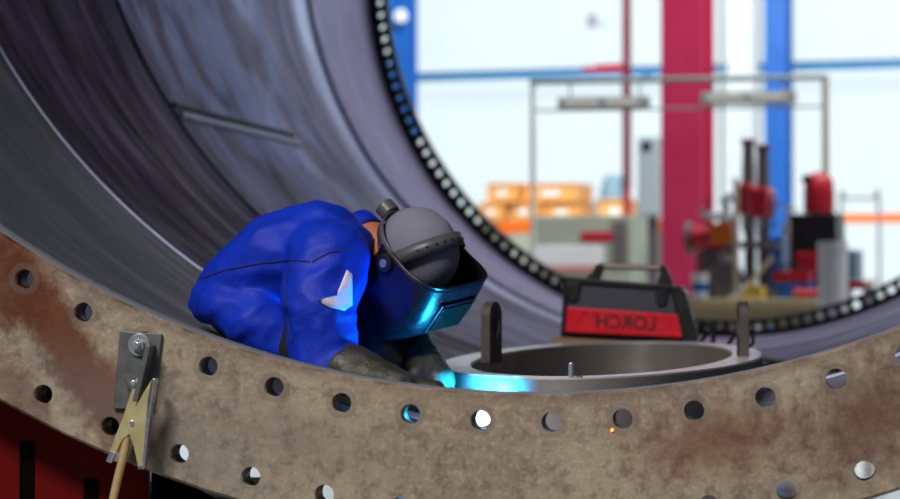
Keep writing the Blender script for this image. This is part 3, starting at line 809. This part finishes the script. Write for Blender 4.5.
M['sage'] = simple('sage_green_sheet', (160, 170, 156), .6, 0, .1, 3)
M['pink'] = simple('dusty_pink_sheet', (206, 140, 132), .6, 0, .1, 3)
M['machred'] = simple('machine_red_paint', (178, 26, 48), .4, 0, .12, 6)
M['machgrey'] = simple('machine_grey_iron', (104, 98, 100), .5, .2, .2, 8)
M['lampglass'] = emit('fluorescent_cover', (214, 214, 208), .55, .05, 2)

def hobj(name, parts, mat, parent): 
    bm = BM()
    for c, s in parts: box(bm, c, s)
    return obj(name, bm, mat, parent, bevel=.006)
# steelwork
def ibeam_col(name, label, px, d, w, dep, h, mat, rot=0.0):
    t = thing(name, label, 'column', ground(px, d), HA+rot)
    for s, nm in ((-1, 'flange_plate'), (1, 'flange_plate')): hobj(nm, [((0, s*dep/2, h/2), (w, .025, h))], mat, t)
    hobj('web', [((0, 0, h/2), (.02, dep-.02, h))], mat, t)
    hobj('base_plate', [((0, 0, .015), (w*1.5, dep*1.5, .03))], mat, t)
    return t
ibeam_col('steel_column', 'wide crimson steel column rising through the middle of the hall', 688, 20, .325, .36, 6.5, M['crimson'], .0)
ibeam_col('steel_column', 'bright blue steel column right of the crimson column', 779, 30, .27, .3, 8.2, M['blue'])
ibeam_col('steel_column', 'bright blue steel column at the left, beside the dark end flange', 403, 31.5, .26, .3, 8.2, M['blue'])
hobj_t = thing('blue_beam', 'long blue beam running level across the bright glazing', 'beam', wc-HY*.35+Vector((0, 0, zz(69, 32.4))), HA)
M['skyblue'] = simple('sky_blue_steel_paint', (18, 136, 196), .45, 0, .1, 3)
hobj('beam_web', [((0, 0, 0), (2*WH, .02, .09))], M['skyblue'], hobj_t); hobj('beam_flange', [((0, 0, .045), (2*WH, .12, .02))], M['skyblue'], hobj_t); hobj('beam_flange', [((0, 0, -.045), (2*WH, .12, .02))], M['skyblue'], hobj_t)
for k in range(-3, 4):
    bm = BM(); box(bm, Vector((k*7.0, 0, 0)), (.1, .35, .12)); obj('beam_bracket', bm, M['skyblue'], hobj_t).location = (0, .17, 0)
t = thing('white_column', 'pale cladded column close to the left of the blue column', 'column', ground(744, 31), HA)
hobj('cladding', [((0, 0, 4), (.34, .25, 8))], simple('pale_grey_cladding', (206, 218, 224), .6, 0, .04), t); hobj('plinth', [((0, 0, .1), (.42, .33, .2))], M['grey'], t)
# thin dark red pole with an arm
t = thing('slim_pole', 'slim dark red pole with side arm, left of the crimson column', 'pole', ground(627, 24), HA)
bm = BM(); cyl(bm, (0, 0, 0), (0, 0, zz(190, 24)), .038, n=16); obj('pole_foot_tube', bm, M['machred'], t, smooth=True)
bm = BM(); cyl(bm, (0, 0, zz(190, 24)), (0, 0, 5.2), .042, n=16); obj('pole_tube', bm, M['dkcrimson'], t, smooth=True)
bm = BM(); bar(bm, (-.42, 0, zz(68, 24)), (.02, 0, zz(69, 24)), .05, .05); bar(bm, (-.3, 0, zz(67, 24)), (-.05, 0, zz(66.5, 24)), .03, .06); obj('side_arm', bm, M['machred'], t)
t = thing('drop_pipe', 'thin grey green vertical pipe right of the crimson column', 'pipe', ground(722, 26), HA)
bm = BM(); cyl(bm, (0, 0, 0), (0, 0, 6), .02, n=12); obj('pipe_run', bm, M['greypipe'], t, smooth=True); hobj('pipe_foot', [((0, 0, .01), (.1, .1, .02))], M['greypipe'], t)
# pipe frame with two strip lights
fd = 18.0
fa, fb = ground(533, fd+.17), ground(826, fd-.25); fv = (fb-fa); fl_ = fv.length; frot = math.atan2(fv.y, fv.x)
t = thing('pipe_frame', 'tall cream and grey pipe frame carrying two strip lights', 'frame', (fa+fb)/2, frot)
zt = zz(80, fd); zr = zz(109, fd)
for s in (-1, 1):
    bm = BM(); cyl(bm, (s*fl_/2, 0, 0), (s*fl_/2, 0, zt), .018 if s < 0 else .025, n=14); obj('post', bm, M['palepipe' if s < 0 else 'beige'], t, smooth=True)
    hobj('foot_plate', [((s*fl_/2, 0, .01), (.14, .14, .02))], M['greypipe'], t)
bm = BM(); cyl(bm, (-fl_/2-.02, 0, zt), (fl_/2+.02, 0, zt), .02, n=14); obj('top_rail', bm, M['greypipe'], t, smooth=True)
bm = BM(); cyl(bm, (-fl_/2, 0, zr), (fl_/2, 0, zr), .008, n=10); obj('lower_rail', bm, M['greypipe'], t, smooth=True)
def strip_light(px0, px1, py, label):
    a, b = ground(px0, fd-.05), ground(px1, fd-.12); c = (a+b)/2; L = (b-a).length
    # hang them on the frame's own line
    u = (c-fa).dot(fv.normalized()); c = fa+fv.normalized()*u
    z = zz(py, fd)
    t = thing('strip_light', label, 'light', (c.x, c.y, z), frot, 'strip lights on the pipe frame')
    hobj('housing', [((0, -.06, 0), (L, .07, .085))], simple('strip_light_housing', (168, 176, 174), .5), t)
    hobj('diffuser', [((-L*.24, -.10, .0), (L*.38, .014, .042)), ((L*.2, -.10, .0), (L*.36, .014, .042))], M['lampglass'], t)
    for s in (-1, 1): hobj('hanger', [((s*L*.38, -.02, (zt-z)/2), (.015, .015, zt-z))], M['greypipe'], t)
    return t
strip_light(556, 649, 103, 'grey strip light on the frame, left of the crimson column')
strip_light(703, 798, 100, 'grey strip light on the frame, right in front of the blue column')
# electrical cabinet on a post
cdp = 21.5
t = thing('electric_cabinet', 'pale grey electric cabinet on a stand beside the crimson column', 'cabinet', ground(652.5, cdp), HA)
z0, z1 = zz(217, cdp), zz(137, cdp); w_ = 25/FPX*cdp
hobj('housing', [((0, 0, (z0+z1)/2), (w_, .18, z1-z0))], M['grey'], t); hobj('door', [((0, -.1, (z0+z1)/2), (w_*.9, .02, (z1-z0)*.95))], M['grey'], t)
hobj('display', [((-.02, -.115, z1-.085), (.075, .012, .08))], M['blackplastic'], t); hobj('stand_post', [((0, .03, z0/2), (.08, .08, z0))], M['machgrey'], t); hobj('stand_foot', [((0, .03, .01), (.3, .3, .02))], M['machgrey'], t)
# small dark sign high on the glazing and lamp at the left
# stacks of amber crates on a sage cabinet row
def crate(px0, px1, py0, py1, d, mat, label, group='amber crates at the far left'):
    w = (px1-px0)/FPX*d; z0, z1 = zz(py1, d), zz(py0, d); g = ground((px0+px1)/2, d)
    w *= .955
    t = thing('storage_crate', label, 'crate', (g.x, g.y, z0), HA, group)
    h = z1-z0
    hobj('tub', [((0, -.28, h*.46), (w-.012, .02, h*.92)), ((0, .28, h*.46), (w-.012, .02, h*.92)), ((-w/2+.016, 0, h*.46), (.02, .56, h*.92)), ((w/2-.016, 0, h*.46), (.02, .56, h*.92)), ((0, 0, .012), (w-.012, .56, .024))], mat, t)
    hobj('rim', [((0, -.292, h*.93), (w-.006, .03, h*.1)), ((0, .292, h*.93), (w-.006, .03, h*.1)), ((-w/2+.012, 0, h*.93), (.022, .56, h*.1)), ((w/2-.012, 0, h*.93), (.026, .56, h*.1))], mat, t)
    hobj('label_card', [((0, -.295, h*.45), (w*.34, .008, h*.3))], M['white'], t)
    return t
def rack(px0, px1, pytop, d, mat, label, name='work_bench', front=True):
    w = (px1-px0)/FPX*d; z = zz(pytop, d); g = ground((px0+px1)/2, d)
    t = thing(name, label, 'bench', g, HA)
    hobj('bench_top', [((0, 0, z-.025), (w, .75, .05))], mat, t)
    if front: hobj('front_panel', [((0, -.34, (z-.05)/2+.05), (w-.1, .03, z-.16))], mat, t)
    for sx in (-1, 1):
        for s2 in (-1, 1): hobj('leg', [((sx*(w/2-.04), s2*.31, (z-.05)/2), (.06, .06, z-.05))], M['machgrey'], t)
    return t
rack(482, 652, 222, 27, M['sage'], 'sage green storage bench under the amber crates')
crate(486, 513, 203, 222, 27, M['amber'], 'amber crate at the left end of the bottom row')
crate(514, 549, 203, 222, 27, M['amber'], 'second amber crate in the bottom row, by the thin post')
crate(550, 589, 203, 222, 27, M['amber'], 'amber crate at the right end of the bottom row')
crate(494, 527, 184, 203, 27, M['amber'], 'amber crate in the upper row, left of the thin post')
crate(529, 588, 184, 203, 27, M['amber'], 'widest amber crate, upper row right end')
crate(604, 640, 200, 222, 27, M['amber'], 'lone amber crate by the slim red pole')
def hmachine(name, label, cat, px, d, rot=0): return thing(name, label, cat, ground(px, d), HA+rot)
d = 27.4; t = hmachine('teal_unit', 'teal grey hopper behind the lone amber crate', 'hopper', 613, 28.2)
hobj('hopper_body', [((0, 0, zz(200, 28.2)/2), (.3, .4, zz(200, 28.2)))], M['teal'], t)
bm = BM(); lathe(bm, [(.0, zz(174, 28.2)), (.09, zz(176, 28.2)), (.13, zz(188, 28.2)), (.15, zz(201, 28.2)), (0, zz(201, 28.2))], 20); obj('hopper_cone', bm, M['teal'], t, smooth=True)
# long sheet-metal box with red lettering strip, in front
t = hmachine('machine_housing', 'long sage green machine housing with a red mark, behind the welding machine', 'machine', 596, 23)
w = 100/FPX*23; zt_ = zz(217, 23)
hobj('housing', [((0, 0, zt_/2), (w, .8, zt_))], M['sage'], t); hobj('red_mark', [((.16, -.41, zz(238, 23)), (.36, .012, .09))], M['machred'], t)
hobj('pale_skirt', [((-.12, -.42, zz(258, 23)), (w*.7, .02, .2))], M['white'], t); hobj('pink_stripe', [((-.12, -.42, zz(269, 23)), (w*.75, .022, .06))], M['pink'], t)
hobj('dark_door', [((.34, -.42, zz(245, 23)), (.13, .02, .4))], M['machgrey'], t)
# orange barriers
def barrier(px0, px1, py0, py1, d, label):
    a, b = ground(px0, d), ground(px1, d); w = (px1-px0)/FPX*d
    t = thing('orange_barrier', label, 'barrier', (a+b)/2, HA, 'orange barriers by the glazing')
    z0, z1 = zz(py1, d), zz(py0, d)
    hobj('barrier_board', [((0, -.03, (z0+z1)/2), (w, .03, z1-z0))], M['orange'], t)
    for s in (-1, 1): hobj('barrier_post', [((s*(w/2-.05), .02, z1/2), (.05, .05, z1))], M['greypipe'], t); 
    return t
barrier(497, 545, 222, 234, 25.5, 'short orange barrier board left of the sage green housing')
barrier(822, 935, 214, 223, 28, 'long orange barrier board at the right, against the glazing')
barrier(652, 672, 219, 232, 22.5, 'small orange barrier board half behind the crimson column')
# grey handrail frame at the right
t = hmachine('handrail', 'thin grey handrail hoop standing right of the white drum', 'handrail', 860, 24)
w = 38/FPX*24; zt_ = zz(199, 24); bm = BM(); tube(bm, smoothpath([(-w/2, 0, 0), (-w/2, 0, zt_-.08), (-w/2+.06, 0, zt_), (w/2-.06, 0, zt_), (w/2, 0, zt_-.08), (w/2, 0, 0)], 6), .016, 10); obj('hoop', bm, M['greypipe'], t, smooth=True)
bm = BM(); cyl(bm, (-w/2, 0, zt_*.6), (w/2, 0, zt_*.6), .012, n=10); obj('mid_rail', bm, M['greypipe'], t, smooth=True)
# workshop bench at the right with machines
bd = 17.2
w = 150/FPX*bd; zb_ = zz(299, bd)
t = thing('work_bench', 'cream topped timber work bench carrying the red machines', 'bench', ground(757, bd), HA)
hobj('bench_top', [((0, 0, zb_-.03), (w, .9, .06))], simple('pale_timber', (206, 190, 150), .6, 0, .14, 5), t); hobj('bench_apron', [((0, -.4, zb_-.12), (w-.1, .03, .12))], simple('apron_timber', (186, 168, 128), .6, 0, .14, 5), t)
for sx in (-1, 1):
    for s2 in (-1, 1): hobj('leg', [((sx*(w/2-.05), s2*.38, (zb_-.06)/2), (.08, .08, zb_-.06))], M['beige'], t)
hobj('lower_shelf', [((0, 0, .25), (w-.1, .8, .03))], M['wood'], t)
def bz(py): return zz(py, bd)-zb_
def on_bench(px, dy=0): g = ground(px, bd)+HY*dy; g.z = zb_; return g
U = bd/FPX
def drill(px, top, dy, label, mirror=1):
    t = thing('drilling_machine', label, 'drilling machine', on_bench(px, dy), HA, 'drilling machines on the bench'); H = bz(top)
    bm = BM(); box(bm, (0, 0, .03), (.22, .26, .06)); obj('base', bm, M['machgrey'], t, bevel=.01)
    bm = BM(); cyl(bm, (0, .06, .06), (0, .06, H-.16), .035, n=18); obj('pillar', bm, M['machgrey'], t, smooth=True)
    bm = BM(); box(bm, (0, -.02, H*.62), (.13, .26, .2)); obj('head', bm, M['machred'], t, bevel=.02)
    bm = BM(); cyl(bm, (0, .02, H*.62+.1), (0, .02, H-.02), .045, .036, n=20); obj('motor', bm, M['machgrey'], t, smooth=True)
    bm = BM(); cyl(bm, (0, .02, H-.03), (0, .02, H), .05, n=20); obj('motor_cap', bm, M['dkcrimson'], t, bevel=.006)
    bm = BM(); cyl(bm, (0, -.1, H*.62-.22), (0, -.1, H*.62-.1), .014, .024, n=14); obj('spindle', bm, M['zinc'], t, smooth=True)
    bm = BM(); box(bm, (0, -.04, H*.34), (.24, .26, .03)); obj('table', bm, M['machgrey'], t, bevel=.005)
    for k in range(3):
        a = 2*PI*k/3+.4; bm = BM(); c = Vector((mirror*.07, -.03, H*.58)); cyl(bm, c, c+Vector((mirror*.02, .12*math.cos(a), .12*math.sin(a))), .007, n=8); ball(bm, c+Vector((mirror*.02, .12*math.cos(a), .12*math.sin(a))), .016, 10); obj('feed_handle', bm, M['blackplastic'], t, smooth=True)
    return t
drill(744, 138, .11, 'taller red and grey drilling machine on the bench, left of the blue column', -1)
drill(768, 146, -.16, 'red and grey drilling machine in front of the blue column')
# clutter that stands on the bench
t = thing('tool_grinder', 'red bench grinder stand with orange guard at the bench left end', 'grinder', on_bench(715, -.1), HA)
hobj('pedestal', [((0, 0, .16), (.10, .12, .32))], M['machgrey'], t)
bm = BM(); cyl(bm, (-.12, 0, .4), (.1, 0, .4), .085, n=24); obj('motor', bm, M['machred'], t, smooth=True)
bm = BM(); cyl(bm, (-.16, 0, .4), (-.125, 0, .4), .11, n=24); obj('wheel', bm, M['machgrey'], t, smooth=True)
bm = BM(); cyl(bm, (.105, 0, .4), (.14, 0, .4), .11, n=24); obj('wheel', bm, M['machgrey'], t, smooth=True)
hobj('guard', [((.09, -.1, .43), (.15, .03, .13))], M['orange'], t)
bm = BM(); cyl(bm, (-.02, .03, .48), (-.02, .03, .68), .03, .018, n=14); obj('dust_pipe', bm, M['machred'], t, smooth=True)
hobj('white_tray', [((.08, -.1, .54), (.15, .12, .05))], M['white'], t)
def bucket(px, w, py0, dy, label, mat, bandmat, name='paint_bucket', cat='bucket', d=None, g=None):
    t = thing(name, label, cat, g or on_bench(px, dy), HA)
    z0 = 0; h = (zz(py0, bd)-zb_) if d is None else zz(py0, d); r = w/2
    bm = BM(); lathe(bm, [(0, 0), (r*.88, 0), (r, h), (r*.95, h), (r*.84, .01)], 28); obj('pail', bm, mat, t, smooth=True)
    bm = BM(); lathe(bm, [(r*.93, h*.3), (r*.95, h*.3), (r*.985, h*.62), (r*.96, h*.62)], 28); obj('label_band', bm, bandmat, t, smooth=True)
    bm = BM(); lathe(bm, [(0, h*1.02), (r*1.02, h*1.02), (r*1.02, h*.97)], 28); obj('lid', bm, mat, t, smooth=True)
    return t
bucket(713, 17*U, 274, -.36, 'small white bucket with blue label on the bench front', M['white'], M['blue'])
t = thing('blue_locker', 'narrow blue tool locker between the drilling machines', 'locker', on_bench(762, .345), HA)
hobj('carcass', [((0, 0, bz(236)/2), (24*U, .2, bz(236)))], M['blue'], t); hobj('door', [((0, -.106, bz(236)/2), (20*U, .012, bz(236)*.9))], M['blue'], t); hobj('handle', [((6*U, -.12, bz(262)), (.012, .02, .06))], M['zinc'], t)
t = thing('tool_box', 'red and blue tool box on the bench, right of the locker', 'tool box', on_bench(801, -.22), HA)
hobj('lower_tray', [((0, 0, .055), (.24, .2, .11))], M['blue'], t); hobj('lid', [((0, 0, .145), (.24, .2, .07))], M['machred'], t)
bm = BM(); tube(bm, smoothpath([(-.06, 0, .18), (-.05, 0, .22), (.05, 0, .22), (.06, 0, .18)], 5), .009, 8); obj('carry_handle', bm, M['blackplastic'], t, smooth=True)
t = thing('brace_pole', 'pale slanting wooden prop leaning over the bench', 'prop', on_bench(752, -.32), HA)
bm = BM(); bar(bm, (0, 0, .03), (.2, .05, .28), .028, .028); obj('slanted_leg', bm, M['beige'], t); bm = BM(); bar(bm, (-.03, 0, 0), (-.03, 0, bz(180)), .03, .03); obj('upright', bm, M['beige'], t); hobj('cross_foot', [((0, 0, .012), (.14, .1, .024))], M['beige'], t)
t = thing('yellow_box', 'small yellow box at the bench front edge', 'box', on_bench(768, -.39), HA)
hobj('carton', [((0, 0, .04), (.12, .12, .08))], simple('yellow_card', (222, 190, 80), .6), t); hobj('flap', [((0, -.02, .085), (.12, .08, .008))], M['amber'], t)
def cylinder_bottle(px, d, top, r, label, mat):
    t = thing('gas_cylinder', label, 'gas cylinder', ground(px, d), HA); h = zz(top, d)
    bm = BM(); lathe(bm, [(0, 0), (r, .01), (r, h*.82), (r*.8, h*.9), (r*.3, h*.94), (r*.28, h*.96), (0, h*.96)], 24); obj('bottle', bm, mat, t, smooth=True)
    bm = BM(); cyl(bm, (0, 0, h*.95), (0, 0, h), .022, n=12); bar(bm, (-.06, 0, h*.98), (.06, 0, h*.98), .02, .02); obj('valve', bm, M['zinc'], t)
    bm = BM(); lathe(bm, [(r*1.02, h*.6), (r*1.02, h*.68)], 24); obj('label_band', bm, M['orange'], t, smooth=True)
    return t
cylinder_bottle(727, 18.6, 196, .07, 'dark grey gas cylinder behind the bench, left of the drilling machines', M['machgrey'])
cylinder_bottle(706, 18.4, 208, .075, 'dull red gas cylinder against the crimson column', M['dkcrimson'])
cylinder_bottle(790, 18.8, 205, .07, 'grey gas cylinder between the blue column and the dust extractor', M['machgrey'])
t = thing('cable_reel', 'grey reel of orange cable on the bench, left of the taller drilling machine', 'cable reel', on_bench(733, -.22), HA)
bm = BM(); c0 = Vector((0, 0, .13)); 
for yy in (-.05, .05): cyl(bm, c0+Vector((0, yy-.008, 0)), c0+Vector((0, yy+.008, 0)), .115, n=28)
obj('reel_flange', bm, M['machgrey'], t, bevel=.002)
bm = BM()
for k in range(4): cyl(bm, c0+Vector((0, -.04+.02*k, 0)), c0+Vector((0, -.022+.02*k, 0)), .09, n=28)
obj('wound_cable', bm, M['orange'], t); hobj('reel_foot', [((0, 0, .01), (.14, .12, .02))], M['machgrey'], t)
t = thing('angle_grinder', 'small red hand grinder lying on the bench front below the dust extractor', 'grinder', on_bench(822, -.4)+Vector((0, 0, .035)), HA)
bm = BM(); cyl(bm, (-.1, 0, 0), (.1, 0, 0), .034, .028, n=16); obj('grinder_body', bm, M['machred'], t, smooth=True)
bm = BM(); cyl(bm, (.1, 0, -.03), (.1, 0, -.02), .06, n=20); obj('disc', bm, M['machgrey'], t); bm = BM(); cyl(bm, (.08, 0, 0), (.08, .1, .02), .014, n=12); obj('side_handle', bm, M['blackplastic'], t, smooth=True)
# red machine with rounded hood over a black body
t = thing('dust_extractor', 'black dust extractor with a round red hood, right of the blue column', 'extractor', on_bench(816, .11), HA)
hobj('black_body', [((-.01, 0, bz(214)*.5), (52*U*.9, .3, bz(214)))], M['blackpaint'], t)
bm = BM(); R_ = 15.5*U
lathe(bm, [(0, bz(171)), (R_*.55, bz(173)), (R_*.92, bz(180)), (R_, bz(192)), (R_, bz(213)), (0, bz(213))], 28); o = obj('red_hood', bm, M['machred'], t, smooth=True)
bm = BM(); cyl(bm, (-R_*.5, -R_*.4, bz(180)), (-R_*.7, -R_*.95, bz(179)), .03, n=16); obj('inlet', bm, M['blackpaint'], t, smooth=True)
hobj('red_valance', [((-.02, -.16, bz(262)), (.2, .02, .12))], M['machred'], t)
g = ground(833, 16.3)
t = bucket(833, 30/FPX*16.3, 246, 0, 'white drum with blue band in front of the right post', M['white'], M['blue'], 'drum', 'drum', d=16.3, g=g)
t = thing('red_trolley', 'low red and teal trolley at the right beside the white drum', 'trolley', ground(858, 16.6), HA)
hobj('tray', [((0, 0, zz(286, 16.6)), (.16, .3, .05))], M['machred'], t); hobj('side', [((-.03, 0, zz(266, 16.6)), (.08, .25, .2))], M['teal'], t)
for s in (-1, 1): hobj('leg', [((s*.07, 0, zz(286, 16.6)/2), (.03, .25, zz(286, 16.6)))], M['machgrey'], t)
# small lamp on the left blue column
t = thing('wall_lamp', 'small white lamp on the left blue column', 'lamp', at(402, 16, 31.25), HA)
hobj('bracket', [((0, .03, 0), (.05, .1, .05))], M['grey'], t); bm = BM(); ball(bm, (0, -.04, 0), .08, 16); obj('globe', bm, emit('lamp_globe', (235, 245, 255), 1.2), t, smooth=True)
t = thing('dark_notice', 'small grey notice fixed high on the glazing', 'sign', at(592, 21, 32.2), HA)
hobj('notice_plate', [((0, 0, 0), (.13, .02, .17))], simple('grey_notice', (150, 150, 172), .6), t); hobj('fixing_arm', [((0, .35, 0), (.03, .7, .03))], M['grey'], t)

# ------------------------------------------------------------------ light
w = bpy.data.worlds.new('world'); S.world = w; w.use_nodes = True
bg = w.node_tree.nodes['Background']; bg.inputs[0].default_value = (.66, .78, 1.0, 1); bg.inputs[1].default_value = .14
def lamp(name, loc, size, power, col, target):
    l = bpy.data.lights.new(name, 'AREA'); l.shape = 'RECTANGLE'; l.size, l.size_y = size; l.energy = power; l.color = col
    o = link(bpy.data.objects.new(name, l)); o.location = loc
    o.rotation_euler = (Vector(target)-Vector(loc)).to_track_quat('-Z', 'Y').to_euler(); return o
lamp('front_key', (-2.3, -5.2, 6.6), (2.2, 1.2), 108, (1, .93, .85), (.5, .6, 1)).data.spread = math.radians(70)  # unseen light added to lift the flange face and welding machine
lamp('mid_fill', (2, 11.5, 8.5), (6, 2.5), 1150, (1, .97, .95), (3, 20, 1))  # unseen light added to brighten the near sides of the hall items
lamp('back_fill', (-2, 18, 8.5), (6, 3), 1200, (1, .97, .93), (-1, 27, 1))  # unseen light added for the crates and far end of the hall
S.view_settings.view_transform = 'Standard'; S.view_settings.look = 'None'; S.view_settings.exposure = 0; S.view_settings.gamma = 1
S.view_settings.use_curve_mapping = False
